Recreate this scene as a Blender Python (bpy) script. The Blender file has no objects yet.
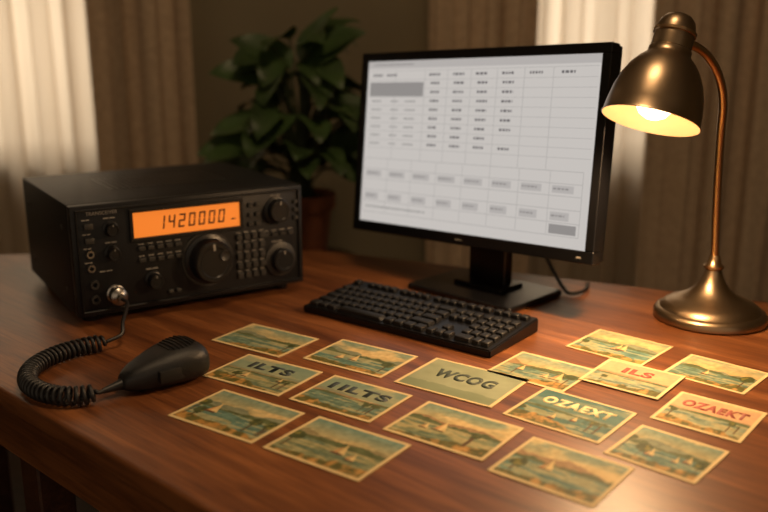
import bpy, bmesh, math, random
import numpy as np
from mathutils import Vector, Matrix, Euler

random.seed(7)
SC = bpy.context.scene
COL = SC.collection
DZ = 0.75
SC.view_settings.view_transform = 'Standard'

# ---------------------------------------------------------------- materials
def s2l(c):
    return tuple(((x / 12.92) if x <= 0.04045 else ((x + 0.055) / 1.055) ** 2.4) for x in c)

def mat(name, col, rough=0.5, metal=0.0, emit=None, estr=0.0, bump=0.0, bscale=200.0, var=0.0, spec=0.5, coat=0.0):
    m = bpy.data.materials.new(name)
    m.use_nodes = True
    nt = m.node_tree
    b = nt.nodes["Principled BSDF"]
    b.inputs["Base Color"].default_value = (*col, 1)
    b.inputs["Roughness"].default_value = rough
    b.inputs["Metallic"].default_value = metal
    b.inputs["Specular IOR Level"].default_value = spec
    b.inputs["Coat Weight"].default_value = coat
    if emit:
        b.inputs["Emission Color"].default_value = (*emit, 1)
        b.inputs["Emission Strength"].default_value = estr
    if bump or var:
        tc = nt.nodes.new("ShaderNodeTexCoord")
        n = nt.nodes.new("ShaderNodeTexNoise")
        n.inputs["Scale"].default_value = bscale
        n.inputs["Detail"].default_value = 3
        nt.links.new(tc.outputs["Object"], n.inputs["Vector"])
        if bump:
            bp = nt.nodes.new("ShaderNodeBump")
            bp.inputs["Strength"].default_value = bump
            bp.inputs["Distance"].default_value = 0.002
            nt.links.new(n.outputs["Fac"], bp.inputs["Height"])
            nt.links.new(bp.outputs["Normal"], b.inputs["Normal"])
        if var:
            r = nt.nodes.new("ShaderNodeValToRGB")
            r.color_ramp.elements[0].position = 0.3
            r.color_ramp.elements[1].position = 0.7
            r.color_ramp.elements[0].color = (*[c * (1 - var) for c in col], 1)
            r.color_ramp.elements[1].color = (*[min(1, c * (1 + var)) for c in col], 1)
            nt.links.new(n.outputs["Fac"], r.inputs["Fac"])
            nt.links.new(r.outputs["Color"], b.inputs["Base Color"])
    return m

def wood(name, c1, c2, c3, rot, rough=0.33):
    m = bpy.data.materials.new(name)
    m.use_nodes = True
    nt = m.node_tree
    L = nt.links.new
    b = nt.nodes["Principled BSDF"]
    tc = nt.nodes.new("ShaderNodeTexCoord")
    m0 = nt.nodes.new("ShaderNodeMapping")
    m0.inputs["Rotation"].default_value = (0, 0, math.radians(-rot))
    L(tc.outputs["Object"], m0.inputs["Vector"])
    mp = nt.nodes.new("ShaderNodeMapping")
    mp.inputs["Scale"].default_value = (1.8, 26, 26)
    L(m0.outputs["Vector"], mp.inputs["Vector"])
    n = nt.nodes.new("ShaderNodeTexNoise")
    n.inputs["Scale"].default_value = 1.0
    n.inputs["Detail"].default_value = 6
    n.inputs["Roughness"].default_value = 0.65
    n.inputs["Distortion"].default_value = 0.8
    L(mp.outputs["Vector"], n.inputs["Vector"])
    r = nt.nodes.new("ShaderNodeValToRGB")
    e = r.color_ramp.elements
    e[0].position = 0.32; e[0].color = (*c1, 1)
    e[1].position = 0.68; e[1].color = (*c3, 1)
    k = e.new(0.5); k.color = (*c2, 1)
    L(n.outputs["Fac"], r.inputs["Fac"])
    mp2 = nt.nodes.new("ShaderNodeMapping")
    mp2.inputs["Scale"].default_value = (12, 260, 200)
    L(m0.outputs["Vector"], mp2.inputs["Vector"])
    n2 = nt.nodes.new("ShaderNodeTexNoise")
    n2.inputs["Scale"].default_value = 1.0
    n2.inputs["Detail"].default_value = 2
    L(mp2.outputs["Vector"], n2.inputs["Vector"])
    r2 = nt.nodes.new("ShaderNodeValToRGB")
    r2.color_ramp.elements[0].position = 0.35
    r2.color_ramp.elements[0].color = (0.55, 0.5, 0.48, 1)
    r2.color_ramp.elements[1].position = 0.55
    r2.color_ramp.elements[1].color = (1, 1, 1, 1)
    L(n2.outputs["Fac"], r2.inputs["Fac"])
    mx = nt.nodes.new("ShaderNodeMix")
    mx.data_type = 'RGBA'; mx.blend_type = 'MULTIPLY'
    mx.inputs["Factor"].default_value = 0.8
    L(r.outputs["Color"], mx.inputs["A"]); L(r2.outputs["Color"], mx.inputs["B"])
    L(mx.outputs["Result"], b.inputs["Base Color"])
    b.inputs["Roughness"].default_value = rough
    bp = nt.nodes.new("ShaderNodeBump")
    bp.inputs["Strength"].default_value = 0.12
    bp.inputs["Distance"].default_value = 0.001
    L(n2.outputs["Fac"], bp.inputs["Height"])
    L(bp.outputs["Normal"], b.inputs["Normal"])
    return m

M_desk = wood("desk_wood", (0.088, 0.026, 0.008), (0.180, 0.060, 0.017), (0.30, 0.110, 0.034), -42, 0.42)
M_deskd = wood("desk_wood_dark", (0.03, 0.010, 0.005), (0.055, 0.018, 0.008), (0.08, 0.03, 0.012), -42, 0.45)
M_floor = wood("floor_wood", (0.02, 0.010, 0.006), (0.035, 0.018, 0.01), (0.05, 0.026, 0.014), 0, 0.5)
M_wall = mat("wall_paint", (0.21, 0.175, 0.11), 0.9, var=0.08, bscale=3)
M_ceil = mat("ceiling_paint", (0.5, 0.47, 0.42), 0.9)
M_trim = mat("trim_paint", (0.35, 0.31, 0.25), 0.6)
M_case = mat("radio_case", (0.006, 0.006, 0.007), 0.5, bump=0.2, bscale=900, spec=.3)
M_panel = mat("radio_panel", (0.007, 0.007, 0.008), 0.45, spec=.3)
M_knob = mat("knob_black", (0.006, 0.006, 0.007), 0.35, spec=.4)
M_btn = mat("button_grey", (0.022, 0.021, 0.020), 0.45)
M_silk = mat("silkscreen", (0.28, 0.26, 0.23), 0.6)
M_lcd = mat("display_backlight", (0.3, 0.08, 0.01), 0.4, emit=(1.0, 0.25, 0.03), estr=0.74)
M_seg = mat("display_segment", (0.03, 0.008, 0.002), 0.5)
M_chrome = mat("plug_metal", (0.42, 0.40, 0.38), 0.3, 1.0)
M_rub = mat("rubber_black", (0.009, 0.009, 0.010), 0.45)
M_mic = mat("mic_plastic", (0.009, 0.009, 0.010), 0.42, bump=0.3, bscale=700)
M_plast = mat("monitor_plastic", (0.005, 0.005, 0.006), 0.3, spec=.4)
M_key = mat("key_plastic", (0.008, 0.008, 0.009), 0.55, spec=.35)
M_kbody = mat("keyboard_body", (0.004, 0.004, 0.005), 0.4, spec=.35)
M_bronze = mat("lamp_bronze", (0.37, 0.265, 0.165), 0.34, 1.0, bump=0.05, bscale=60)
M_brass = mat("lamp_brass", (0.56, 0.37, 0.20), 0.3, 1.0)
M_inner = mat("lamp_reflector", (0.80, 0.56, 0.32), 0.5)
M_bulb = mat("bulb_glass", (1, 0.9, 0.7), 0.3, emit=(1.0, 0.74, 0.44), estr=5)
M_terra = mat("terracotta", (0.26, 0.085, 0.035), 0.8, var=0.15, bscale=20)
M_soil = mat("soil", (0.02, 0.013, 0.008), 0.95, bump=0.8, bscale=120)
M_leaf = mat("leaf_green", (0.034, 0.062, 0.018), 0.45, var=0.45, bscale=9, spec=.35)
M_stem = mat("stem_green", (0.03, 0.045, 0.015), 0.6)
M_drape = mat("drape_linen", (0.47, 0.345, 0.23), 0.9, var=0.12, bscale=60)
M_paperback = mat("card_paper", s2l((0.80, 0.72, 0.55)), 0.7)
M_inkd = mat("ink_dark", s2l((0.19, 0.23, 0.23)), 0.6)
M_inkc = mat("ink_cream", s2l((0.88, 0.81, 0.60)), 0.6)
M_inkr = mat("ink_red", s2l((0.60, 0.30, 0.24)), 0.6)
M_inkg = mat("ink_green", s2l((0.22, 0.26, 0.21)), 0.6)

def emis(name, col, st):
    m = bpy.data.materials.new(name)
    m.use_nodes = True
    nt = m.node_tree
    nt.nodes.clear()
    o = nt.nodes.new("ShaderNodeOutputMaterial")
    e = nt.nodes.new("ShaderNodeEmission")
    e.inputs["Color"].default_value = (*col, 1)
    e.inputs["Strength"].default_value = st
    nt.links.new(e.outputs[0], o.inputs[0])
    return m
SCR = 0.58
M_scr = emis("screen_white", (0.97, 0.91, 0.86), SCR)
M_scr2 = emis("screen_grey", (0.48, 0.45, 0.43), SCR)
M_scr3 = emis("screen_line", (0.68, 0.64, 0.61), SCR)
M_scr4 = emis("screen_text", (0.26, 0.24, 0.24), SCR)
M_scr5 = emis("screen_header", (0.77, 0.72, 0.69), SCR)

def sheer():
    m = bpy.data.materials.new("sheer_fabric")
    m.use_nodes = True
    nt = m.node_tree
    nt.nodes.clear()
    L = nt.links.new
    o = nt.nodes.new("ShaderNodeOutputMaterial")
    d = nt.nodes.new("ShaderNodeBsdfDiffuse"); d.inputs[0].default_value = (0.72, 0.61, 0.47, 1)
    t = nt.nodes.new("ShaderNodeBsdfTranslucent"); t.inputs[0].default_value = (0.80, 0.69, 0.55, 1)
    tr = nt.nodes.new("ShaderNodeBsdfTransparent"); tr.inputs[0].default_value = (0.9, 0.83, 0.72, 1)
    a = nt.nodes.new("ShaderNodeMixShader"); a.inputs[0].default_value = 0.65
    b = nt.nodes.new("ShaderNodeMixShader"); b.inputs[0].default_value = 0.10
    L(d.outputs[0], a.inputs[1]); L(t.outputs[0], a.inputs[2])
    L(a.outputs[0], b.inputs[1]); L(tr.outputs[0], b.inputs[2])
    L(b.outputs[0], o.inputs[0])
    return m
M_sheer = sheer()
def glass():
    m = bpy.data.materials.new("window_glass")
    m.use_nodes = True
    nt = m.node_tree
    nt.nodes.clear()
    L = nt.links.new
    o = nt.nodes.new("ShaderNodeOutputMaterial")
    tr = nt.nodes.new("ShaderNodeBsdfTransparent")
    g = nt.nodes.new("ShaderNodeBsdfGlossy"); g.inputs["Roughness"].default_value = 0.05
    b = nt.nodes.new("ShaderNodeMixShader"); b.inputs[0].default_value = 0.06
    L(tr.outputs[0], b.inputs[1]); L(g.outputs[0], b.inputs[2]); L(b.outputs[0], o.inputs[0])
    return m
M_glass = glass()
def cardmat():
    m = bpy.data.materials.new("postcard_print")
    m.use_nodes = True
    nt = m.node_tree
    b = nt.nodes["Principled BSDF"]
    a = nt.nodes.new("ShaderNodeVertexColor"); a.layer_name = "art"
    nt.links.new(a.outputs["Color"], b.inputs["Base Color"])
    b.inputs["Roughness"].default_value = 0.6
    b.inputs["Specular IOR Level"].default_value = 0.2
    return m
M_card = cardmat()

# ---------------------------------------------------------------- geometry helpers
def link(me, name, parent=None, mats=(), loc=(0, 0, 0), rot=(0, 0, 0), smooth=None):
    ob = bpy.data.objects.new(name, me)
    COL.objects.link(ob)
    ob.location = loc
    ob.rotation_euler = rot
    if parent: ob.parent = parent
    for m in (mats if isinstance(mats, (list, tuple)) else [mats]):
        me.materials.append(m)
    if smooth is not None:
        me.shade_smooth()
        me.set_sharp_from_angle(angle=math.radians(smooth))
    return ob

def empty(name, loc=(0, 0, 0), rot=(0, 0, 0), parent=None):
    e = bpy.data.objects.new(name, None)
    e.empty_display_size = 0.05
    COL.objects.link(e)
    e.location = loc; e.rotation_euler = rot
    if parent: e.parent = parent
    return e

def box(name, lo, hi, m, parent=None, bev=0.0, seg=2, loc=(0, 0, 0), rot=(0, 0, 0)):
    bm = bmesh.new()
    bmesh.ops.create_cube(bm, size=1)
    for v in bm.verts:
        v.co = Vector([lo[i] + (v.co[i] + .5) * (hi[i] - lo[i]) for i in range(3)])
    if bev:
        bmesh.ops.bevel(bm, geom=bm.edges[:], offset=bev, segments=seg, affect='EDGES', profile=0.6)
    me = bpy.data.meshes.new(name); bm.to_mesh(me); bm.free()
    return link(me, name, parent, m, loc, rot, 35 if bev else None)

def boxes(name, lst, m, parent=None, bev=0.0, loc=(0, 0, 0), rot=(0, 0, 0), taper=0):
    bm = bmesh.new()
    for lo, hi in lst:
        g = bmesh.ops.create_cube(bm, size=1)['verts']
        for v in g:
            top = v.co.z > 0
            x = [lo[i] + (v.co[i] + .5) * (hi[i] - lo[i]) for i in range(3)]
            if taper and top:
                cx = (lo[0] + hi[0]) / 2; cy = (lo[1] + hi[1]) / 2
                x[0] = cx + (x[0] - cx) * (1 - taper); x[1] = cy + (x[1] - cy) * (1 - taper)
            v.co = Vector(x)
    if bev:
        bmesh.ops.bevel(bm, geom=bm.edges[:], offset=bev, segments=1, affect='EDGES')
    me = bpy.data.meshes.new(name); bm.to_mesh(me); bm.free()
    return link(me, name, parent, m, loc, rot, 35 if bev else None)

def lathe(name, prof, m, parent=None, n=48, loc=(0, 0, 0), rot=(0, 0, 0), gear=None, smooth=40, quat=None):
    vs = []; fs = []; mi = []
    k = len(prof)
    for i, p in enumerate(prof):
        for j in range(n):
            a = 2 * math.pi * j / n
            r = p[0]
            if gear and gear[0] <= i <= gear[1]:
                r -= gear[3] * (j % 2)
            vs.append((r * math.cos(a), r * math.sin(a), p[1]))
    for i in range(k - 1):
        for j in range(n):
            a = i * n + j; b = i * n + (j + 1) % n
            fs.append((a, b, b + n, a + n)); mi.append(prof[i][2] if len(prof[i]) > 2 else 0)
    me = bpy.data.meshes.new(name)
    me.from_pydata(vs, [], fs)
    for q, f in zip(mi, me.polygons): f.material_index = q
    bm = bmesh.new(); bm.from_mesh(me)
    bmesh.ops.remove_doubles(bm, verts=bm.verts, dist=1e-6)
    bmesh.ops.recalc_face_normals(bm, faces=bm.faces)
    bm.to_mesh(me); bm.free()
    ob = link(me, name, parent, m, loc, rot, smooth)
    if quat is not None:
        ob.rotation_mode = 'QUATERNION'; ob.rotation_quaternion = quat
    return ob

def catmull(pts, per=12):
    P = [Vector(p) for p in pts]
    P = [P[0] * 2 - P[1]] + P + [P[-1] * 2 - P[-2]]
    out = []
    for i in range(1, len(P) - 2):
        for j in range(per):
            t = j / per
            a, b, c, d = P[i - 1], P[i], P[i + 1], P[i + 2]
            out.append(0.5 * ((2 * b) + (c - a) * t + (2 * a - 5 * b + 4 * c - d) * t * t + (-a + 3 * b - 3 * c + d) * t ** 3))
    out.append(P[-2])
    return out

def tube(name, pts, r, m, parent=None, sides=10, radii=None, smooth=60):
    pts = [Vector(p) for p in pts]
    vs = []; fs = []
    prev = None
    for i, p in enumerate(pts):
        t = (pts[min(i + 1, len(pts) - 1)] - pts[max(i - 1, 0)]).normalized()
        if prev is None:
            u = t.orthogonal().normalized()
        else:
            u = (prev - t * prev.dot(t)).normalized()
        prev = u
        w = t.cross(u)
        rr = radii[i] if radii else r
        for j in range(sides):
            a = 2 * math.pi * j / sides
            vs.append(p + (u * math.cos(a) + w * math.sin(a)) * rr)
    n = sides
    for i in range(len(pts) - 1):
        for j in range(n):
            a = i * n + j; b = i * n + (j + 1) % n
            fs.append((a, b, b + n, a + n))
    fs.append(tuple(range(n))[::-1]); fs.append(tuple((len(pts) - 1) * n + j for j in range(n)))
    me = bpy.data.meshes.new(name); me.from_pydata([tuple(v) for v in vs], [], fs)
    return link(me, name, parent, m, smooth=smooth)

def text_mesh(name, s, m, parent, width=None, height=None, size=0.01, loc=(0, 0, 0), rot=(0, 0, 0), ext=0.0001, bold=0.0, line=1.0, align='CENTER'):
    cu = bpy.data.curves.new(name, 'FONT')
    cu.body = s; cu.size = 1.0; cu.align_x = align; cu.align_y = 'CENTER'
    cu.offset = bold; cu.space_line = line; cu.resolution_u = 3
    if bold: cu.space_character = 1.15
    ob = bpy.data.objects.new(name, cu); COL.objects.link(ob)
    bpy.context.view_layer.update()
    dg = bpy.context.evaluated_depsgraph_get()
    me = bpy.data.meshes.new_from_object(ob.evaluated_get(dg))
    bpy.data.objects.remove(ob)
    co = np.empty(len(me.vertices) * 3); me.vertices.foreach_get("co", co); co = co.reshape(-1, 3)
    lo = co.min(0); hi = co.max(0); d = hi - lo
    if width:
        sx = width / d[0]; sy = (height / d[1]) if height else sx
        c = (lo + hi) / 2
        co[:, 0] = (co[:, 0] - c[0]) * sx; co[:, 1] = (co[:, 1] - c[1]) * sy
    else:
        co[:, :2] *= size
    me.vertices.foreach_set("co", co.ravel()); me.update()
    bm = bmesh.new(); bm.from_mesh(me)
    ret = bmesh.ops.extrude_face_region(bm, geom=bm.faces[:])
    for v in ret['geom']:
        if isinstance(v, bmesh.types.BMVert): v.co.z += ext
    bmesh.ops.recalc_face_normals(bm, faces=bm.faces)
    bm.to_mesh(me); bm.free()
    me.materials.clear()
    return link(me, name, parent, m, loc, rot)

# ---------------------------------------------------------------- room
XL, XR, YB, YF, ZC = -2.6, 2.3, 2.80, -1.6, 2.55
W1 = (-2.0, -0.86, 0.84, 2.15)
W2 = (0.36, 1.10, 0.84, 2.15)
T = 0.12
def wallbox(x0, x1, z0, z1): return ((x0, YB, z0), (x1, YB + T, z1))
boxes("wall_back", [wallbox(XL - T, W1[0], 0, ZC), wallbox(W1[1], W2[0], 0, ZC), wallbox(W2[1], XR + T, 0, ZC),
                    wallbox(W1[0], W1[1], 0, W1[2]), wallbox(W1[0], W1[1], W1[3], ZC),
                    wallbox(W2[0], W2[1], 0, W2[2]), wallbox(W2[0], W2[1], W2[3], ZC)], M_wall)
box("wall_left", (XL - T, YF, 0), (XL, YB, ZC), M_wall)
box("wall_right", (XR, YF, 0), (XR + T, YB, ZC), M_wall)
box("floor", (XL - T, YF, -0.05), (XR + T, YB + T, 0), M_floor)
box("ceiling", (XL - T, YF, ZC), (XR + T, YB + T, ZC + 0.05), M_ceil)
box("baseboard_back", (XL, YB - 0.015, 0), (XR, YB, 0.1), M_trim, bev=0.003)

def window(i, W):
    x0, x1, z0, z1 = W
    e = empty("window_%d" % i, ((x0 + x1) / 2, YB + 0.05, (z0 + z1) / 2))
    hx = (x1 - x0) / 2; hz = (z1 - z0) / 2; f = 0.045
    L = [((-hx, -.03, -hz), (hx, .03, -hz + f)), ((-hx, -.03, hz - f), (hx, .03, hz)),
         ((-hx, -.03, -hz + f), (-hx + f, .03, hz - f)), ((hx - f, -.03, -hz + f), (hx, .03, hz - f)),
         ((-.018, -.025, -hz + f), (.018, .025, hz - f)), ((-hx + f, -.02, 0.0), (-.018, .02, 0.03)), ((.018, -.02, 0), (hx - f, .02, .03))]
    boxes("frame", L, M_trim, e, 0.002)
    box("glass", (-hx + f, -.003, -hz + f), (hx - f, .003, hz - f), M_glass, e)
    box("sill", (-hx - .03, -.10, -hz - .025), (hx + .03, -.03, -hz), M_trim, e, 0.004)
window(1, W1); window(2, W2)

def curtain(name, x0, x1, y, z0, z1, m, folds, amp, thick, seed, parent=None):
    rnd = random.Random(seed)
    nx = int(folds * 14); nz = 30
    ph = [rnd.uniform(0, 6.28) for _ in range(6)]
    vs = []; fs = []
    for k in range(nz + 1):
        z = z0 + (z1 - z0) * k / nz
        fz = k / nz
        for i in range(nx + 1):
            s = i / nx
            w = s * folds * 2 * math.pi
            a = amp * (0.75 + 0.25 * math.sin(ph[0] + 5 * s + 1.5 * fz))
            yy = a * math.sin(w + 0.9 * math.sin(ph[1] + 9 * s) + 0.5 * (1 - fz) * math.sin(ph[2] + 4 * s))
            yy += amp * 0.25 * math.sin(2.3 * w + ph[3] + 1.5 * fz)
            xx = x0 + (x1 - x0) * s + amp * 0.35 * math.sin(2 * w + ph[4])
            vs.append((xx, y + yy, z))
    for k in range(nz):
        for i in range(nx):
            a = k * (nx + 1) + i
            fs.append((a, a + 1, a + nx + 2, a + nx + 1))
    me = bpy.data.meshes.new(name); me.from_pydata(vs, [], fs)
    ob = link(me, name, parent, m, smooth=80)
    if thick:
        md = ob.modifiers.new("thickness", 'SOLIDIFY'); md.thickness = thick
    return ob
curtain("sheer_curtain", -2.15, -0.80, 2.70, 0.04, 2.26, M_sheer, 12, 0.034, 0, 1)
curtain("sheer_curtain", 0.30, 1.15, 2.70, 0.04, 2.26, M_sheer, 8, 0.032, 0, 2)
curtain("drape", -0.86, -0.56, 2.60, 0.03, 2.27, M_drape, 3.0, 0.034, 0.004, 3)
curtain("drape", 0.13, 0.46, 2.60, 0.03, 2.27, M_drape, 3.3, 0.032, 0.004, 4)
curtain("drape", 0.80, 1.45, 2.58, 0.03, 2.27, M_drape, 5.2, 0.042, 0.004, 5)
for nm, a, b in (("curtain_rod", -2.25, -0.45), ("curtain_rod", 0.05, 1.55)):
    e = empty(nm, ((a + b) / 2, 2.65, 2.30))
    h = (b - a) / 2
    tube("rod", [(-h, 0, 0), (h, 0, 0)], 0.012, M_bronze, e, 16)
    for s in (-1, 1):
        lathe("finial", [(0, -.02), (.015, -.015), (.022, 0), (.015, .015), (0, .02)], M_bronze, e, 20, loc=(s * (h + .015), 0, 0))
        box("bracket", (s * (h - .06) - .008, 0, -.012), (s * (h - .06) + .008, .148, .012), M_bronze, e)

# ---------------------------------------------------------------- desk
desk = empty("desk", (0, 0, 0))
def prism(name, poly, z0, z1, m, parent, bev=0.0):
    bm = bmesh.new()
    vb = [bm.verts.new((x, y, z0)) for x, y in poly]
    f = bm.faces.new(vb)
    r = bmesh.ops.extrude_face_region(bm, geom=[f])
    for v in r['geom']:
        if isinstance(v, bmesh.types.BMVert): v.co.z = z1
    bmesh.ops.recalc_face_normals(bm, faces=bm.faces)
    if bev:
        ed = [e for e in bm.edges if abs(e.verts[0].co.z - e.verts[1].co.z) < 1e-6]
        bmesh.ops.bevel(bm, geom=ed, offset=bev, segments=3, affect='EDGES', profile=0.5)
    me = bpy.data.meshes.new(name); bm.to_mesh(me); bm.free()
    return link(me, name, parent, m, smooth=35)
fd = Vector((0.745, -0.667)); fo = Vector((-0.184, 0.770))
A = fo + fd * ((-0.95 - fo.x) / fd.x); Bp = fo + fd * ((0.85 - fo.x) / fd.x)
poly = [(A.x, A.y), (Bp.x, Bp.y), (1.15, 1.25), (-0.14, 1.865), (-0.95, 1.82)]
prism("desk_top", poly, DZ - 0.032, DZ, M_desk, desk, 0.008)
def inset(poly, d):
    out = []
    n = len(poly)
    for i in range(n):
        p0 = Vector(poly[i - 1]); p1 = Vector(poly[i]); p2 = Vector(poly[(i + 1) % n])
        e1 = (p1 - p0).normalized(); e2 = (p2 - p1).normalized()
        n1 = Vector((-e1.y, e1.x)); n2 = Vector((-e2.y, e2.x))
        bis = (n1 + n2); k = d / (0.5 * bis.dot(n1)) * 0.5
        out.append(tuple(p1 + bis * k))
    return out
pin = inset(poly, 0.035); pin2 = inset(poly, 0.055)
n = len(poly)
for i in range(n):
    q = [pin[i], pin[(i + 1) % n], pin2[(i + 1) % n], pin2[i]]
    prism("apron_%d" % (i + 1), q, DZ - 0.13, DZ - 0.031, M_desk, desk, 0.002)
pl = inset(poly, 0.065)
for i, (x, y) in enumerate(pl + [(-0.49, 1.13)]):
    h = 0.027
    ob = boxes("leg_%d" % (i + 1), [((-h, -h, 0), (h, h, DZ - 0.031))], M_deskd, desk, 0.003, loc=(x, y, 0), rot=(0, 0, math.radians(-42)))

# ---------------------------------------------------------------- radio
RLOC = (-0.498, 1.320, DZ); RROT = math.radians(33); RSC = (1.01, 1.28, 1.06)
radio = empty("radio_transceiver", RLOC, (0, 0, RROT)); radio.scale = RSC
RW, RD, RH = 0.408, 0.28, 0.190
box("case", (0, 0.010, 0.016), (RW, RD, RH), M_case, radio, 0.004)
box("front_bezel", (0.001, -0.004, 0.016), (RW - 0.001, 0.012, RH - 0.001), M_panel, radio, 0.003)
boxes("bezel_rim", [((0.008, -0.0075, RH - .010), (RW - .008, -.003, RH - .007)), ((0.008, -0.0075, .022), (RW - .008, -.003, .025)),
                    ((0.008, -0.0075, .025), (0.011, -.003, RH - .010)), ((RW - .011, -0.0075, .025), (RW - .008, -.003, RH - .010))], M_knob, radio, 0.0008)
for i, (x, y) in enumerate(((0.03, 0.03), (RW - 0.03, 0.03), (0.03, RD - 0.03), (RW - 0.03, RD - 0.03))):
    lathe("foot_%d" % (i + 1), [(0, 0), (.012, 0), (.014, .003), (.014, .0165), (0, .0165)], M_rub, radio, 24, loc=(x, y, 0))
boxes("top_vents", [((0.10 + i * 0.011, 0.09, RH - .0004), (0.105 + i * 0.011, 0.20, RH + .0006)) for i in range(20)], M_knob, radio)
for i, (y, z) in enumerate(((0.04, 0.05), (0.04, 0.15), (0.24, 0.05), (0.24, 0.15))):
    lathe("screw_%d" % (i + 1), [(0, .0016), (.0035, .0014), (.0045, 0)], M_btn, radio, 16, loc=(0.0, y, z), rot=(0, math.radians(-90), 0))
DX0, DX1, DZ0, DZ1 = 0.098, 0.284, 0.131, 0.171
boxes("display_frame", [((DX0 - .006, -.0085, DZ1), (DX1 + .006, -.003, DZ1 + .006)), ((DX0 - .006, -.0085, DZ0 - .006), (DX1 + .006, -.003, DZ0)),
                        ((DX0 - .006, -.0085, DZ0), (DX0, -.003, DZ1)), ((DX1, -.0085, DZ0), (DX1 + .006, -.003, DZ1))], M_knob, radio, 0.0008)
box("display_glass", (DX0, -.0055, DZ0), (DX1, -.004, DZ1), M_lcd, radio)
SEG = {'0': 'abcdef', '1': 'bc', '2': 'abged', '4': 'fgbc'}
def segdigits(s, x0, z0, w, h, pitch, t):
    vs = []; fs = []
    def quad(a, b, c, d):
        k = len(vs)
        for p in (a, b, c, d):
            vs.append((p[0] + 0.14 * (p[1] - z0), -.0058, p[1])); 
        fs.append((k, k + 1, k + 2, k + 3))
    for i, ch in enumerate(s):
        X = x0 + i * pitch; g = t * .2
        for sg in SEG[ch]:
            if sg == 'a': quad((X + g, z0 + h - t), (X + w - g, z0 + h - t), (X + w - g, z0 + h), (X + g, z0 + h))
            if sg == 'd': quad((X + g, z0), (X + w - g, z0), (X + w - g, z0 + t), (X + g, z0 + t))
            if sg == 'g': quad((X + g, z0 + h / 2 - t / 2), (X + w - g, z0 + h / 2 - t / 2), (X + w - g, z0 + h / 2 + t / 2), (X + g, z0 + h / 2 + t / 2))
            if sg == 'b': quad((X + w - t, z0 + h / 2 + g), (X + w, z0 + h / 2 + g), (X + w, z0 + h - g), (X + w - t, z0 + h - g))
            if sg == 'c': quad((X + w - t, z0 + g), (X + w, z0 + g), (X + w, z0 + h / 2 - g), (X + w - t, z0 + h / 2 - g))
            if sg == 'f': quad((X, z0 + h / 2 + g), (X + t, z0 + h / 2 + g), (X + t, z0 + h - g), (X, z0 + h - g))
            if sg == 'e': quad((X, z0 + g), (X + t, z0 + g), (X + t, z0 + h / 2 - g), (X, z0 + h / 2 - g))
    me = bpy.data.meshes.new("digits"); me.from_pydata(vs, [], fs)
    link(me, "display_digits", radio, M_seg)
segdigits("1420000", 0.138, 0.140, 0.0115, 0.022, 0.0176, 0.0028)
boxes("display_marks", [((0.268, -.0058, .143), (.277, -.0056, .145))], M_seg, radio)

RX = (math.radians(90), 0, 0)
def knob(name, x, z, r, d, skirt=True, y=-.004, teeth=40, m=M_knob):
    p = [(0, 0), (r * 1.16 if skirt else r, 0), (r * 1.16 if skirt else r, d * .16), (r, d * .22), (r * .97, d * .9), (r * .88, d), (r * .70, d), (r * .66, d * .96), (0, d * .96)]
    lathe(name, p, m, radio, teeth * 2, loc=(x, y, z), rot=RX, gear=(3, 4, teeth, r * .04), smooth=30)
    boxes(name + "_pointer", [((-r * .05, -.0008, r * .55), (r * .05, .0003, r * .85))], M_silk, radio, loc=(x, y - d, z))
knob("tuning_knob", 0.222, 0.082, 0.036, 0.028, teeth=56)
lathe("tuning_dimple", [(0, .001), (.006, .0012), (.0085, .0025), (.0095, 0)], M_btn, radio, 24, loc=(0.240, -.031, 0.092), rot=RX)
knob("af_gain_knob", 0.126, 0.060, 0.0125, 0.016, teeth=24)
knob("rf_gain_knob", 0.062, 0.150, 0.0105, 0.014, teeth=20)
knob("squelch_knob", 0.062, 0.112, 0.0105, 0.014, teeth=20)
knob("mode_knob", 0.355, 0.150, 0.020, 0.016, teeth=30)
knob("rit_knob", 0.360, 0.064, 0.021, 0.016, teeth=30)
lathe("rit_ring", [(0, 0), (.030, 0), (.030, .003), (.027, .004), (0, .004)], M_btn, radio, 40, loc=(0.360, -.004, 0.064), rot=RX)
for i, z in enumerate((0.158, 0.136, 0.114, 0.092)):
    if i < 2:
        box("power_button_%d" % (i + 1), (0.020, -.010, z - .005), (0.034, -.003, z + .004), M_btn, radio, 0.001)
    else:
        lathe("jack_%d" % (i + 1), [(0.003, .001), (.0035, .004), (.006, .004), (.0065, 0)], M_chrome, radio, 20, loc=(0.027, -.004, z), rot=RX)
for i, x in enumerate((0.030, 0.030)):
    lathe("phones_jack_%d" % (i + 1), [(0.0035, .001), (.004, .004), (.007, .004), (.0075, 0)], M_btn, radio, 20, loc=(x, -.004, 0.066 - .024 * i), rot=RX)
bl = []
for c in range(4):
    for r_ in range(5):
        bl.append(((0.276 + c * .0145, -.0085, 0.040 + r_ * .0165), (0.276 + c * .0145 + .011, -.003, 0.040 + r_ * .0165 + .0105)))
boxes("keypad", bl, M_btn, radio, 0.0012)
bl = [((0.104 + c * .0155, -.008, 0.110), (0.104 + c * .0155 + .0115, -.003, 0.1165)) for c in range(5)]
bl += [((0.104 + c * .0155, -.008, 0.091), (0.104 + c * .0155 + .0115, -.003, 0.0975)) for c in range(5)]
bl += [((0.150 + c * .0135, -.008, 0.034), (0.150 + c * .0135 + .009, -.003, 0.040)) for c in range(2)]
bl += [((0.300 + c * .0135, -.008, 0.160 - r_ * .016), (0.300 + c * .0135 + .009, -.003, 0.167 - r_ * .016)) for c in range(2) for r_ in range(3)]
bl += [((0.328 + c * .016, -.008, 0.106), (0.328 + c * .016 + .011, -.003, 0.112)) for c in range(4)]
bl += [((0.388, -.008, 0.13 + r_ * .014), (0.397, -.003, 0.137 + r_ * .014)) for r_ in range(3)]
boxes("function_buttons", bl, M_btn, radio, 0.001)
sk = []
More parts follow.
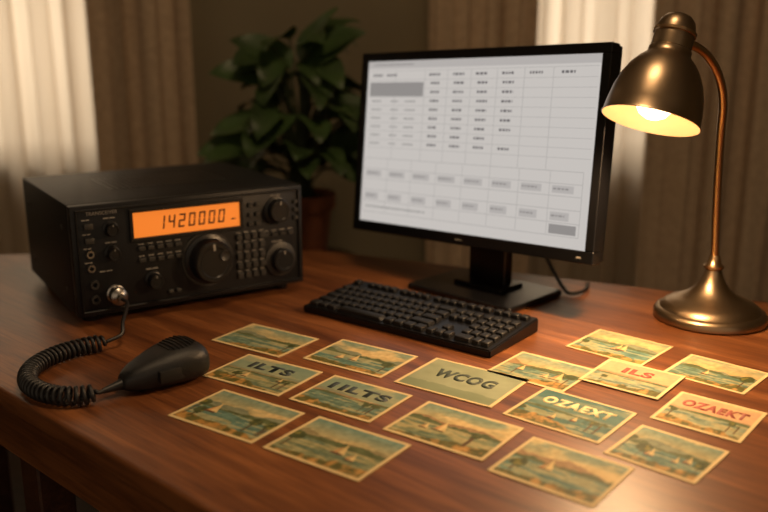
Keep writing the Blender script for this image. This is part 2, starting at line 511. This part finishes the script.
def lab(x, z, w): sk.append(((x, -.0046, z), (x + w * .45, -.0039, z + .0016))); sk.append(((x + w * .55, -.0046, z), (x + w, -.0039, z + .0016)))
for c in range(5): lab(0.105 + c * .0155, 0.1190, .009); lab(0.105 + c * .0155, 0.1000, .009)
for c in range(4):
    for r_ in range(5): lab(0.277 + c * .0145, 0.0517 + r_ * .0165, .008)
for z in (0.166, 0.144, 0.122, 0.100): lab(0.018, z, .012)
lab(0.052, 0.166, .018); lab(0.052, 0.128, .018); lab(0.115, 0.078, .02); lab(0.345, 0.175, .018); lab(0.345, 0.095, .02); lab(0.04, 0.084, .02)
for c in range(4): lab(0.329 + c * .016, .1145, .009)
boxes("legends", sk, M_silk, radio)
text_mesh("name_plate", "TRANSCEIVER", M_silk, radio, width=0.05, loc=(0.05, -.0042, 0.176), rot=RX)
lathe("tuning_ring", [(0.0418, 0), (.0418, .002), (.046, .002), (.047, 0)], M_btn, radio, 60, loc=(0.222, -.004, 0.082), rot=RX)
lathe("mic_socket", [(0, 0), (.0145, 0), (.0145, .003), (.0125, .004), (.0125, .008), (.0135, .009), (.0135, .019), (.011, .021), (.0065, .023), (.0055, .030), (0, .030)],
      [M_chrome], radio, 36, loc=(0.062, -.004, 0.047), rot=RX)

# ---------------------------------------------------------------- microphone with coiled cord
mc = Vector((-0.302, 1.090, DZ)); ang = math.radians(44)
mic = empty("handheld_microphone", mc, (0, 0, ang))
secs = [(-.062, .008, .010, .020), (-.058, .014, .006, .028), (-.046, .021, .002, .036), (-.028, .028, .000, .042), (-.008, .035, .000, .048), (.014, .0405, .000, .053),
        (.034, .042, .000, .055), (.048, .039, .001, .052), (.057, .031, .004, .045), (.062, .019, .010, .036), (.063, .008, .016, .028)]
ns = 32; vs = []; fs = []
for (x, hw, zb, zt) in secs:
    for j in range(ns):
        a = 2 * math.pi * j / ns; c, s = math.cos(a), math.sin(a); ex = 2 / 2.7
        cc = math.copysign(abs(c) ** ex, c); ss = math.copysign(abs(s) ** ex, s)
        vs.append((x, hw * cc, (zb + zt) / 2 + (zt - zb) / 2 * ss))
for i in range(len(secs) - 1):
    for j in range(ns):
        a = i * ns + j; b = i * ns + (j + 1) % ns
        fs.append((a, b, b + ns, a + ns))
fs.append(tuple(range(ns))); fs.append(tuple((len(secs) - 1) * ns + j for j in range(ns)))
me = bpy.data.meshes.new("mic_body"); me.from_pydata(vs, [], fs)
bm = bmesh.new(); bm.from_mesh(me); bmesh.ops.recalc_face_normals(bm, faces=bm.faces); bm.to_mesh(me); bm.free()
ob = link(me, "mic_body", mic, M_mic, smooth=60)
md = ob.modifiers.new("sub", 'SUBSURF'); md.levels = 1; md.render_levels = 2
# curved grille ribs that follow the domed head
def topz(x):
    for i in range(len(secs) - 1):
        if secs[i][0] <= x <= secs[i + 1][0]:
            f = (x - secs[i][0]) / (secs[i + 1][0] - secs[i][0])
            return [secs[i][k] * (1 - f) + secs[i + 1][k] * f for k in (1, 2, 3)]
for i in range(8):
    x = .004 + i * .0058
    hw, zb, zt = topz(x)
    pts = []
    for k in range(-8, 9):
        yy = k / 8 * hw * .58 * math.sqrt(max(.15, 1 - ((i - 3.5) / 4.6) ** 2))
        zz = (zb + zt) / 2 + (zt - zb) / 2 * (1 - abs(yy / hw) ** 2.7) ** (1 / 2.7)
        pts.append((x, yy, zz + .0002))
    tube("grille_rib_%d" % (i + 1), pts, .0012, M_rub, mic, 8)
box("push_to_talk_bar", (-.024, -.0385, .014), (.024, -.030, .032), M_rub, mic, 0.003)
fwd = Matrix.Translation(mc) @ Matrix.Rotation(ang, 4, 'Z')
inv = fwd.inverted()
rm = Matrix.Translation(RLOC) @ Matrix.Rotation(RROT, 4, 'Z') @ Matrix.Diagonal((*RSC, 1))
plug = rm @ Vector((0.062, -.0345, 0.047)); plug2 = rm @ Vector((0.064, -.050, 0.044))
tail = fwd @ Vector((-.062, 0, .0150)); tail2 = fwd @ Vector((-.084, 0, .0130))
zc = DZ + 0.0136
straight = [plug, plug2, (-0.402, 1.250, .784), (-0.400, 1.232, .770), (-0.418, 1.216, zc)]
coil = [(-0.418, 1.216, zc), (-.445, 1.198, zc), (-.470, 1.170, zc), (-.485, 1.132, zc), (-.485, 1.092, zc), (-.468, 1.052, zc), (-.438, 1.024, zc), (-.405, 1.012, zc), (-.376, 1.018, zc), tuple(tail2 + Vector((-.006, -.008, 0)))]
W = lambda pts: [inv @ Vector(p) for p in pts]
cp = catmull(coil, 24)
def resample(pts, k):
    d = [0]
    for i in range(1, len(pts)): d.append(d[-1] + (pts[i] - pts[i - 1]).length)
    out = []; j = 0
    for i in range(k):
        t = d[-1] * i / (k - 1)
        while j < len(d) - 2 and d[j + 1] < t: j += 1
        f = (t - d[j]) / max(1e-9, d[j + 1] - d[j])
        out.append(pts[j].lerp(pts[j + 1], min(1, f)))
    return out, d[-1]
turns = 37; per = 16
cs, Ltot = resample(cp, turns * per)
hel = []
for i, p in enumerate(cs):
    t = (cs[min(i + 1, len(cs) - 1)] - cs[max(i - 1, 0)]).normalized()
    side = Vector((0, 0, 1)).cross(t).normalized(); up = t.cross(side)
    a = 2 * math.pi * i / per + math.pi
    e = min(1, i / (per * 1.0), (len(cs) - 1 - i) / (per * 1.0))
    r = 0.0106 * e
    hel.append(p + side * math.cos(a) * r + up * math.sin(a) * r)
full = catmull([tuple(p) for p in straight], 10)[:-1] + hel + [tail2 + (tail - tail2) * .3, tail]
tube("coiled_cord", W(full), 0.0029, M_rub, mic, 8)
tube("strain_relief", [(-.086, 0, .0130), (-.072, 0, .0140), (-.058, 0, .0150)], 0.005, M_rub, mic, 14, radii=[.0037, .0055, .008])

# ---------------------------------------------------------------- monitor
mon = empty("computer_monitor", (0.184, 1.525, DZ), (0, 0, math.radians(-44)))
box("base_plate", (-.118, -.080, 0.0002), (.118, .085, .012), M_plast, mon, 0.005, 3)
box("base_riser", (-.055, -.02, .010), (.055, .05, .020), M_plast, mon, 0.004, 3)
box("neck", (-.042, .008, .015), (.042, .034, .245), M_plast, mon, 0.006, 3)
PW, PH = 0.550, 0.349
pan = empty("panel", (-.029, -.015, .267), (math.radians(-7.5), math.radians(-2.3), 0), mon)
b = 0.0165
boxes("bezel", [((-PW / 2, -.012, PH / 2 - b), (PW / 2, .012, PH / 2)), ((-PW / 2, -.012, -PH / 2), (PW / 2, .012, -PH / 2 + b * 1.25)),
                ((-PW / 2, -.012, -PH / 2 + b * 1.25), (-PW / 2 + b, .012, PH / 2 - b)), ((PW / 2 - b, -.012, -PH / 2 + b * 1.25), (PW / 2, .012, PH / 2 - b))], M_plast, pan, 0.0012)
box("rear_shell", (-PW / 2 + .002, .008, -PH / 2 + .002), (PW / 2 - .002, .026, PH / 2 - .002), M_plast, pan, 0.004, 3)
box("rear_hump", (-.17, .022, -.11), (.17, .048, .11), M_plast, pan, 0.012, 3)
SX0, SX1, SZ0, SZ1 = -PW / 2 + b, PW / 2 - b, -PH / 2 + b * 1.25, PH / 2 - b
def quads(name, rects, m, y):
    vs = []; fs = []
    for (u0, v0, u1, v1) in rects:
        k = len(vs)
        xa = SX0 + u0 * (SX1 - SX0); xb = SX0 + u1 * (SX1 - SX0); za = SZ1 - v0 * (SZ1 - SZ0); zb = SZ1 - v1 * (SZ1 - SZ0)
        vs += [(xa, y, zb), (xb, y, zb), (xb, y, za), (xa, y, za)]; fs.append((k, k + 1, k + 2, k + 3))
    me = bpy.data.meshes.new(name); me.from_pydata(vs, [], fs)
    return link(me, name, pan, m)
quads("screen", [(0, 0, 1, 1)], M_scr, -.0085)
lines = []
cols = [0.0, .145, .29, .395, .50, .61, .72, .83, 1.0]
rows = [0.06, .115] + [.115 + .052 * i for i in range(1, 9)]
for c in cols[1:-1]: lines.append((c - .001, .06, c + .001, .60))
for r_ in rows: lines.append((.01, r_ - .0012, .99, r_ + .0012))
for v in (.60, .665, .73, .80, .87, .94): lines.append((.01, v - .0016, .97, v + .0016))
for c in [.01 + i * .12 for i in range(9)]: lines.append((c - .001, .60, c + .001, .94))
quads("screen_gridlines", lines, M_scr3, -.0088)
quads("screen_header_band", [(0, 0, 1, .045)] + [(.02 + i * .12, .675, .10 + i * .12, .715) for i in range(8)] + [(.02 + i * .12, .815, .09 + i * .12, .86) for i in range(8)], M_scr5, -.0087)
quads("screen_selection", [(0.015, .13, .285, .215), (.86, .88, .96, .93)], M_scr2, -.0090)
tx = []
r5 = random.Random(11)
def word(u, v, w, h=.014):
    x = u
    while x < u + w:
        l = r5.uniform(.006, .014); l = min(l, u + w - x)
        tx.append((x, v, x + l, v + h)); x += l + .004
for i, c in enumerate([.03, .10, .31, .42, .52, .63, .74, .86]): word(c, .08, .05)
for i in range(8):
    word(.32, .13 + i * .052, .040); word(.425, .13 + i * .052, .045); word(.53, .13 + i * .052, .045)
    if i != 6: word(.635, .13 + i * .052, .045)
quads("screen_text", tx, M_scr4, -.0091)
tx = []
for i in range(6): word(.03, .24 + i * .052, .05, .010); word(.13, .24 + i * .052, .035, .010); word(.20, .24 + i * .052, .05, .010)
for i in range(8): word(.025 + i * .12, .688, .06, .010); word(.025 + i * .12, .83, .05, .010)
word(.03, .018, .2, .010); word(.03, .90, .3, .01)
quads("screen_small_text", tx, M_scr2, -.0092)
text_mesh("logo", "view", M_silk, pan, width=.016, loc=(0, -.0122, -PH / 2 + .010), rot=RX, ext=.0002)
boxes("power_led", [((PW / 2 - .03, -.0126, -PH / 2 + .008), (PW / 2 - .022, -.0118, -PH / 2 + .011))], M_silk, pan)
cb = [(0.03, .06, .16), (0.055, .085, .10), (0.085, .10, .04), (.11, .10, .010), (.130, .09, .006), (.14, .11, .006), (.135, .14, .006), (.12, .17, .006)]
tube("monitor_cable", catmull(cb, 10), .0035, M_rub, mon, 8)

# ---------------------------------------------------------------- keyboard
kb = empty("computer_keyboard", (0.054, 1.354, DZ), (0, 0, math.radians(-37.5)))
KW, KD = 0.372, 0.152
def wedge(name, x0, x1, y0, y1, zf, zb, m, z0=0.002, bev=.002):
    bm = bmesh.new()
    g = bmesh.ops.create_cube(bm, size=1)['verts']
    for v in g:
        x = x0 if v.co.x < 0 else x1; y = y0 if v.co.y < 0 else y1
        z = z0 if v.co.z < 0 else (zf if v.co.y < 0 else zb)
        v.co = Vector((x, y, z))
    bmesh.ops.bevel(bm, geom=bm.edges[:], offset=bev, segments=2, affect='EDGES')
    me = bpy.data.meshes.new(name); bm.to_mesh(me); bm.free()
    return link(me, name, kb, m, smooth=35)
wedge("keyboard_body", -KW / 2, KW / 2, -KD / 2, KD / 2, .012, .024, M_kbody, 0.0)
slope = (.024 - .012) / KD
def keyrow(y, specs, x, depth=.0185):
    out = []
    for w in specs:
        if w > 0:
            z = .012 + slope * (y + KD / 2)
            out.append(((x + .001, y - depth / 2 + .001, z - .002), (x + w * U - .001, y + depth / 2 - .001, z + .0065)))
        x += abs(w) * U
    return out
U = (KW - .014) / 22.5
ks = []
x0 = -KW / 2 + .007
RY = [-.0595 + i * .0215 for i in range(5)]
main = [[1.25, 1.25, 1.25, 6.25, 1.25, 1.25, 1.25, 1.25], [2.25] + [1] * 10 + [2.75], [1.75] + [1] * 11 + [2.25], [1.5] + [1] * 12 + [1.5], [1] * 13 + [2]]
nav = [[1, 1, 1], [-1, 1, -1], [-3], [1, 1, 1], [1, 1, 1]]
pad = [[2, 1, 1], [1, 1, 1, 1], [1, 1, 1, 1], [1, 1, 1, 1], [1, 1, 1, 1]]
for i in range(5):
    ks += keyrow(RY[i], main[i] + [-.25] + nav[i] + [-.25] + pad[i], x0, .0205)
ks += keyrow(.0585, [1, -1] + [1] * 4 + [-.5] + [1] * 4 + [-.5] + [1] * 4 + [-.25] + [1] * 3 + [-.25] + [1] * 4, x0, .0165)
boxes("keycaps", ks, M_key, kb, 0.0012, taper=.12)
lg = []
for lo, hi in ks:
    cx = (lo[0] + hi[0]) / 2; cy = (lo[1] + hi[1]) / 2
    lg.append(((cx - .002, cy + .001, hi[2] - .0002), (cx + .0003, cy + .0035, hi[2] + .00015)))
boxes("key_legends", lg, M_btn, kb)

# ---------------------------------------------------------------- desk lamp
LB = Vector((0.548, 1.371, DZ))
lamp = empty("desk_lamp", LB)
lathe("lamp_base", [(0, 0), (.088, 0), (.091, .003), (.091, .012), (.087, .017), (.081, .019), (.078, .024), (.070, .030), (.055, .036), (.040, .044), (.028, .054), (.020, .066), (.015, .078), (.0125, .086), (0, .086)], M_bronze, lamp, 72)
lathe("stem_collar", [(0, 0), (.011, 0), (.016, .004), (.016, .008), (.011, .012), (.009, .022), (.0075, .026), (0, .026)], M_brass, lamp, 36, loc=(0, 0, .084))
oc = Vector((.374, 1.210, 1.092)); crown = Vector((.4177, 1.250, 1.2385))
nax = (oc - crown).normalized(); SL = (oc - crown).length
stem = [(0.548, 1.371, .85), (.545, 1.369, .89), (.541, 1.365, .93), (.535, 1.357, .99), (.5265, 1.341, 1.065), (.517, 1.320, 1.116), (.498, 1.298, 1.154), (.470, 1.276, 1.183), (.440, 1.257, 1.198), (.418, 1.246, 1.203)]
tube("gooseneck_stem", [Vector(p) - LB for p in catmull(stem, 10)], .0064, M_brass, lamp, 16)
q = nax.to_track_quat('Z', 'Y')
prof = [(0, -.002), (.009, -.001), (.018, .003), (.0240, .010), (.0270, .020), (.0280, .036), (.0280, .050), (.0300, .052), (.0300, .057), (.0325, .062), (.040, .069), (.049, .081), (.057, .097), (.063, .116), (.0665, .138), (.0680, .152), (.0695, .156),
        (.0680, .1565, 1), (.0650, .138, 1), (.0610, .116, 1), (.055, .098, 1), (.047, .083, 1), (.038, .072, 1), (.026, .064, 1), (0, .064, 1)]
prof = [(p[0], p[1] * SL / .158) + tuple(p[2:]) for p in prof]
lathe("lamp_shade", prof, [M_bronze, M_inner], lamp, 72, loc=crown - LB, quat=q, smooth=35)
lathe("shade_ring", [(.0265, .0), (.0300, .001), (.0300, .005), (.0270, .006)], M_brass, lamp, 48, loc=crown + nax * .024 - LB, quat=q)
bulb = crown + nax * (SL - .036)
lathe("light_bulb", [(0, -.055), (.012, -.054), (.013, -.035), (.018, -.022), (.024, -.008), (.027, .004), (.025, .016), (.019, .025), (.010, .030), (0, .031)], M_bulb, lamp, 36, loc=bulb - LB, quat=q)
sp = bpy.data.lights.new("lamp_light", 'SPOT')
sp.energy = 17; sp.color = (1.0, .62, .31); sp.spot_size = math.radians(168); sp.spot_blend = 0.5; sp.shadow_soft_size = .024
so = bpy.data.objects.new("lamp_light", sp); COL.objects.link(so); so.parent = lamp
so.location = crown + nax * (SL - .002) - LB
so.rotation_mode = 'QUATERNION'; so.rotation_quaternion = (-nax).to_track_quat('Z', 'Y')
pt = bpy.data.lights.new("bulb_glow", 'POINT'); pt.energy = .18; pt.color = (1, .58, .32); pt.shadow_soft_size = .006
po = bpy.data.objects.new("bulb_glow", pt); COL.objects.link(po); po.parent = lamp; po.location = crown + nax * (SL + .002) - LB

# ---------------------------------------------------------------- plant on stand
PX, PY = -0.215, 2.17
st = empty("plant_stand", (PX, PY, 0))
lathe("stand_top", [(0, .625), (.14, .625), (.15, .632), (.15, .645), (.145, .652), (0, .652)], M_deskd, st, 48)
for i in range(4):
    a = math.radians(45 + 90 * i)
    tube("stand_leg_%d" % (i + 1), [(.15 * math.cos(a), .15 * math.sin(a), 0), (.10 * math.cos(a), .10 * math.sin(a), .63)], .014, M_deskd, st, 12)
tube("stand_stretcher_1", [(.13 * math.cos(math.radians(45)), .13 * math.sin(math.radians(45)), .22), (-.13 * .707, -.13 * .707, .22)], .009, M_deskd, st, 10)
tube("stand_stretcher_2", [(-.13 * .707, .13 * .707, .22), (.13 * .707, -.13 * .707, .22)], .009, M_deskd, st, 10)
plant = empty("potted_plant", (PX, PY, .652))
lathe("terracotta_pot", [(0, 0), (.060, 0), (.063, .004), (.080, .135), (.088, .136), (.090, .140), (.091, .172), (.088, .175), (.080, .175), (.078, .160), (.0, .158)], M_terra, plant, 48)
lathe("soil", [(0, .166), (.05, .165), (.079, .160)], M_soil, plant, 32)
rp = random.Random(21)
lv = []; lf = []
def leaf(base, d, L, Wd, droop, roll):
    d = d.normalized()
    side = d.cross(Vector((0, 0, 1)))
    if side.length < .1: side = Vector((1, 0, 0))
    side.normalize(); up = side.cross(d).normalized()
    side = (side * math.cos(roll) + up * math.sin(roll)).normalized(); up = side.cross(d).normalized()
    k0 = len(lv); NL = 12
    ctr = Vector(base); dd = d.copy()
    for i in range(NL + 1):
        t = i / NL
        w = Wd * .5 * (math.sin(math.pi * min(1, t ** .66)) ** .75) if 0 < t < 1 else 0.0005
        for j in (-1, -.5, 0, .5, 1):
            p = ctr + side * (w * j) + up * (abs(j) * w * .22 + 0.003 * math.sin(t * 9 + j))
            lv.append(tuple(p))
        ctr = ctr + dd * (L / NL)
        dd = (dd + Vector((0, 0, -1)) * droop / NL).normalized()
        up = side.cross(dd).normalized()
    for i in range(NL):
        for j in range(4):
            a = k0 + i * 5 + j
            lf.append((a, a + 1, a + 6, a + 5))
for i in range(82):
    az = rp.uniform(0, 2 * math.pi); el = rp.uniform(0.0, 1.45)
    if i < 12: el = rp.uniform(1.0, 1.5)
    if i > 62: el = rp.uniform(-.05, .35)
    hgt = .07 + .335 * math.sin(el) * rp.uniform(.6, 1.0)
    rad = (.03 + .11 * math.cos(el)) * rp.uniform(.6, 1.1)
    b0 = Vector((rp.uniform(-.03, .03), rp.uniform(-.03, .03), .16))
    tip = Vector((rad * math.cos(az), rad * math.sin(az), .16 + hgt))
    mid = (b0 + tip) / 2 + Vector((-.2 * rad * math.cos(az), -.2 * rad * math.sin(az), .03))
    tube("stem_%d" % (i + 1), catmull([b0, mid, tip], 5), .0025, M_stem, plant, 6)
    out = Vector((math.cos(az), math.sin(az) - .25, rp.uniform(-.05, .7)))
    leaf(tip, out, rp.uniform(.10, .15), rp.uniform(.065, .09), rp.uniform(.7, 2.0), rp.uniform(-.7, .7))
for (az, z, r0, el, roll) in ((180, .46, .05, .45, .9), (165, .36, .06, .1, .6), (15, .50, .03, .9, -1.0), (0, .38, .07, .3, -.7), (195, .26, .08, -.2, .6), (-20, .25, .09, -.1, -.6), (60, .50, .02, 1.0, -.8), (200, .49, .01, .8, .9), (350, .52, .02, .7, -.9), (170, .30, .09, .2, .9), (5, .31, .08, .1, -1.0)):
    a = math.radians(az); tip = Vector((r0 * math.cos(a), -.05, z))
    tube("stem_a%d" % az, catmull([Vector((0, 0, .16)), tip * .6 + Vector((0, 0, .08)), tip], 5), .0025, M_stem, plant, 6)
    leaf(tip, Vector((math.cos(a), -.15, el)), .165, .088, .7, roll)
me = bpy.data.meshes.new("foliage"); me.from_pydata(lv, [], lf)
link(me, "foliage", plant, M_leaf, smooth=80)

# ---------------------------------------------------------------- postcards
def noise2(u, v, seed, fx, fy, oct=4):
    rg = np.random.RandomState(seed)
    out = np.zeros_like(u); amp = 1; tot = 0
    for o in range(oct):
        g = rg.rand(int(fy * 2 ** o) + 3, int(fx * 2 ** o) + 3)
        x = u * fx * 2 ** o; y = v * fy * 2 ** o
        xi = np.clip(np.floor(x).astype(int), 0, g.shape[1] - 2); yi = np.clip(np.floor(y).astype(int), 0, g.shape[0] - 2)
        xf = x - xi; yf = y - yi; xf = xf * xf * (3 - 2 * xf); yf = yf * yf * (3 - 2 * yf)
        out += amp * ((g[yi, xi] * (1 - xf) + g[yi, xi + 1] * xf) * (1 - yf) + (g[yi + 1, xi] * (1 - xf) + g[yi + 1, xi + 1] * xf) * yf)
        tot += amp; amp *= .5
    return out / tot
def paint(kind, seed, u, v):
    C = lambda c: np.array(c, dtype=float)
    rg = random.Random(seed)
    img = np.zeros(u.shape + (3,))
    def put(mask, c):
        mask = np.clip(mask, 0, 1)[..., None]
        img[:] = img * (1 - mask) + C(c) * mask
    sky_t = {'teal': (.36, .52, .52), 'text': (.43, .55, .52), 'pink': (.78, .62, .50), 'dteal': (.20, .38, .40), 'warm': (.55, .60, .50)}.get(kind, (.40, .53, .50))
    sky_b = {'teal': (.82, .68, .44), 'text': (.64, .64, .48), 'pink': (.88, .68, .50), 'dteal': (.36, .50, .46), 'warm': (.88, .68, .42)}.get(kind, (.82, .68, .44))
    g = np.clip((v - .45) / .5, 0, 1)[..., None]
    img[:] = C(sky_b) * (1 - g) + C(sky_t) * g
    cl = noise2(u, v, seed, 3, 6)
    put(np.clip((cl - .52) * 6, 0, 1) * .75, (.88, .76, .54))
    if kind == 'plain':
        img[:] = C((.54, .58, .49)) + (noise2(u, v, seed, 4, 4)[..., None] - .5) * .14
        h = .24 + .10 * (noise2(u, v * 0, seed + 3, 4, 1) - .5)
        put((v < h) * .6, (.42, .48, .38))
        return img
    istext = kind in ('text', 'dteal', 'pink')
    hz = .46 if istext else .50
    h1 = hz + .05 + .34 * (noise2(u, v * 0, seed + 1, 3, 1) - .30) * (0.4 if istext else 1)
    put((v < h1) * .9, rg.choice([(.42, .48, .42), (.50, .47, .35), (.55, .43, .31)]))
    h2 = hz + .20 * (noise2(u, v * 0, seed + 2, 5, 1) - .25) * (0.5 if istext else 1)
    put((v < h2) * .95, (.27, .33, .20))
    wcol = {'dteal': (.22, .40, .40), 'pink': (.50, .57, .50)}.get(kind, rg.choice([(.33, .49, .47), (.38, .50, .45), (.46, .51, .39)]))
    put((v < hz - .02) * 1.0, wcol)
    st_ = noise2(u, v, seed + 4, 4, 22, 3)
    put(((v < hz - .02) & (st_ > .55)) * .6, (.74, .67, .47))
    put(((v < hz - .02) & (st_ < .40)) * .5, (.20, .33, .32))
    sl = rg.choice([-1, 1]) * rg.uniform(.3, 1.6)
    h3 = .16 + .16 * sl * (u - .5) + .16 * (noise2(u, v * 0, seed + 5, 6, 1) - .5)
    put((v < h3) * 1.0, (.56, .44, .22))
    fg = noise2(u, v, seed + 6, 14, 10, 3)
    put(((v < h3) & (fg > .50)) * .85, (.27, .29, .12))
    put(((v < h3) & (fg < .36)) * .7, (.76, .56, .28))
    for k in range(rg.choice([1, 3, 5])):
        tx_ = rg.choice([rg.uniform(.04, .28), rg.uniform(.72, .95)]); ty = rg.uniform(.34, .44) if istext else rg.uniform(.36, .62); r = rg.uniform(.04, .07) if istext else rg.uniform(.04, .12)
        nz = (noise2(u, v, seed + 20 + k, 16, 12, 2) - .5)
        d = ((u - tx_) * 1.4) ** 2 + (v - ty) ** 2 + nz * .014
        put((np.abs(u - tx_) < .008) & (v < ty) & (v > .16), (.28, .18, .09))
        put((d < r * r) * .95, (.20, .25, .12))
        put(((d < r * r * .7) & (nz > .04)) * .8, (.48, .46, .18))
    nb = {'boats': 3, 'teal': 2}.get(kind, rg.choice([0, 1, 2]))
    for k in range(nb):
        bx = rg.uniform(.22, .78); by = rg.uniform(.26, .40); s = rg.uniform(.10, .15) if istext else rg.uniform(.14, .30)
        put((v > by) & (v < by + s) & (u > bx) & ((u - bx) / .9 < (by + s - v) * .34), (.84, .74, .52))
        put((v > by + .01) & (v < by + s * .8) & (u < bx - .006) & ((bx - u) / .9 < (by + s * .8 - v) * .28), (.76, .55, .35))
        put((np.abs(v - by + .012) < .016) & (np.abs(u - bx) < .25 * s), (.30, .17, .10))
    img += (noise2(u, v, seed + 9, 24, 18, 2)[..., None] - .5) * .16
    if istext:
        put(((v > .50) & (v < .92)) * .6, sky_t)
    img[:] = img * .84 + C((.62, .60, .48)) * .16
    return img
NX, NY = 112, 76
def postcard(i, x, y, ang, w, h, kind, text=None, ink=None, tw=.74, th=.24, ty=.22, lift=0):
    e = empty("postcard" if i == 0 else "postcard.%03d" % i, (x, y, DZ + .0002 + lift), (0, 0, math.radians(ang)))
    box("paper", (-w / 2, -h / 2, 0), (w / 2, h / 2, .0007), M_paperback, e)
    U_, V_ = np.meshgrid(np.linspace(0, 1, NX + 1), np.linspace(0, 1, NY + 1))
    rgb = paint(kind, 100 + i * 17, U_, V_) * np.array([.97, .95, .91])
    bw = .0042
    edge = np.minimum(np.minimum(U_, 1 - U_) * w, np.minimum(V_, 1 - V_) * h)
    rgb = np.where((edge < bw)[..., None], np.array([.82, .73, .54]), rgb)
    rgb = np.clip(rgb, 0.02, 1)
    lin = np.where(rgb <= .04045, rgb / 12.92, ((rgb + .055) / 1.055) ** 2.4)
    vs = np.stack([(U_ - .5) * w, (V_ - .5) * h, np.full_like(U_, .00095)], -1).reshape(-1, 3)
    idx = np.arange((NX + 1) * (NY + 1)).reshape(NY + 1, NX + 1)
    f = np.stack([idx[:-1, :-1], idx[:-1, 1:], idx[1:, 1:], idx[1:, :-1]], -1).reshape(-1, 4)
    me = bpy.data.meshes.new("print"); me.from_pydata(vs.tolist(), [], f.tolist())
    ca = me.color_attributes.new("art", 'FLOAT_COLOR', 'POINT')
    ca.data.foreach_set("color", np.concatenate([lin.reshape(-1, 3), np.ones((lin.reshape(-1, 3).shape[0], 1))], 1).astype(np.float32).ravel())
    link(me, "print", e, M_card)
    if text:
        text_mesh("lettering", text, ink, e, width=w * tw, height=h * th, loc=(0, h * ty, .0010), ext=.00012, bold=.055)
cards = [
 (-0.1856, 1.2622, -33.5, 0.137, 0.097, 'land'),
 (-0.0346, 1.1841, -33.5, 0.138, 0.100, 'boats'),
 (-0.1700, 1.1197, -32, 0.136, 0.100, 'text', "ILTS", M_inkd),
 (-0.0432, 1.0380, -34, 0.128, 0.100, 'text', "1ILTS", M_inkd),
 (0.1067, 1.0936, -35, 0.150, 0.112, 'plain', "WCOG", M_inkg),
 (-0.1839, 0.9851, -33.5, 0.139, 0.100, 'land'),
 (-0.0537, 0.8983, -35, 0.137, 0.103, 'teal'),
 (0.0834, 0.9441, -36, 0.137, 0.102, 'land'),
 (0.2228, 1.1315, -39, 0.120, 0.102, 'boats'),
 (0.3427, 1.1020, -39, 0.112, 0.101, 'pink', "ILS", M_inkr),
 (0.2323, 0.9873, -39.5, 0.130, 0.108, 'dteal', "OZAEXT", M_inkc),
 (0.1923, 0.8438, -38.5, 0.124, 0.103, 'land'),
 (0.3199, 0.8832, -42, 0.106, 0.098, 'boats'),
 (0.4042, 0.9816, -39.5, 0.109, 0.106, 'pink', "OZAEKT", M_inkr),
 (0.4659, 1.1219, -43, 0.115, 0.100, 'warm'),
 (0.3594, 1.2304, -42, 0.124, 0.108, 'warm'),
]
for i, c in enumerate(cards):
    x, y, a, w, h, k = c[:6]
    kw = {}
    if len(c) > 6: kw = dict(text=c[6], ink=c[7], th=.22 if k != 'plain' else .26, ty=.20 if k != 'plain' else .08, tw=.74 if k != 'plain' else .62)
    if c[6:7] == ("ILS",): kw['tw'] = .38
    if c[6:7] == ("ILTS",): kw['tw'] = .55
    postcard(i, x, y, a, w, h, k, lift=.0012 if i in (9,) else 0, **kw)

# ---------------------------------------------------------------- lights, world
def area(name, loc, rot, sx, sy, e, col):
    l = bpy.data.lights.new(name, 'AREA'); l.shape = 'RECTANGLE'; l.size = sx; l.size_y = sy; l.energy = e; l.color = col
    o = bpy.data.objects.new(name, l); COL.objects.link(o); o.location = loc; o.rotation_euler = rot
    return o
area("daylight_window_1", (-1.43, 3.15, 1.45), (math.radians(-90), 0, 0), 1.4, 1.2, 16, (1, .89, .74))
area("daylight_window_2", (.73, 3.15, 1.45), (math.radians(-90), 0, 0), 1.0, 1.2, 13, (1, .91, .78))
cl = empty("added_ceiling_fill", (0.1, 0.9, ZC))  # unseen fixture and area light, added as warm overhead fill for the dim room
lathe("added_fill_housing", [(0, 0), (.22, 0), (.22, -.03), (.205, -.035), (0, -.035)], M_trim, cl, 48)
la = area("added_fill_area", (0, 0, -.045), (0, 0, 0), .4, .4, 11, (1, .69, .40)); la.data.shape = 'DISK'; la.parent = cl
w = bpy.data.worlds.new("dusk"); SC.world = w; w.use_nodes = True
bg = w.node_tree.nodes["Background"]
bg.inputs[0].default_value = (1.0, .75, .50, 1); bg.inputs[1].default_value = .42

# ---------------------------------------------------------------- camera
cam = bpy.data.cameras.new("camera"); cam.lens = 40; cam.sensor_width = 36
co = bpy.data.objects.new("camera", cam); COL.objects.link(co)
co.location = (0, 0, 1.2); co.rotation_euler = (math.radians(76), 0, 0)
cam.dof.use_dof = True; cam.dof.focus_distance = 1.2; cam.dof.aperture_fstop = 2.2
SC.camera = co
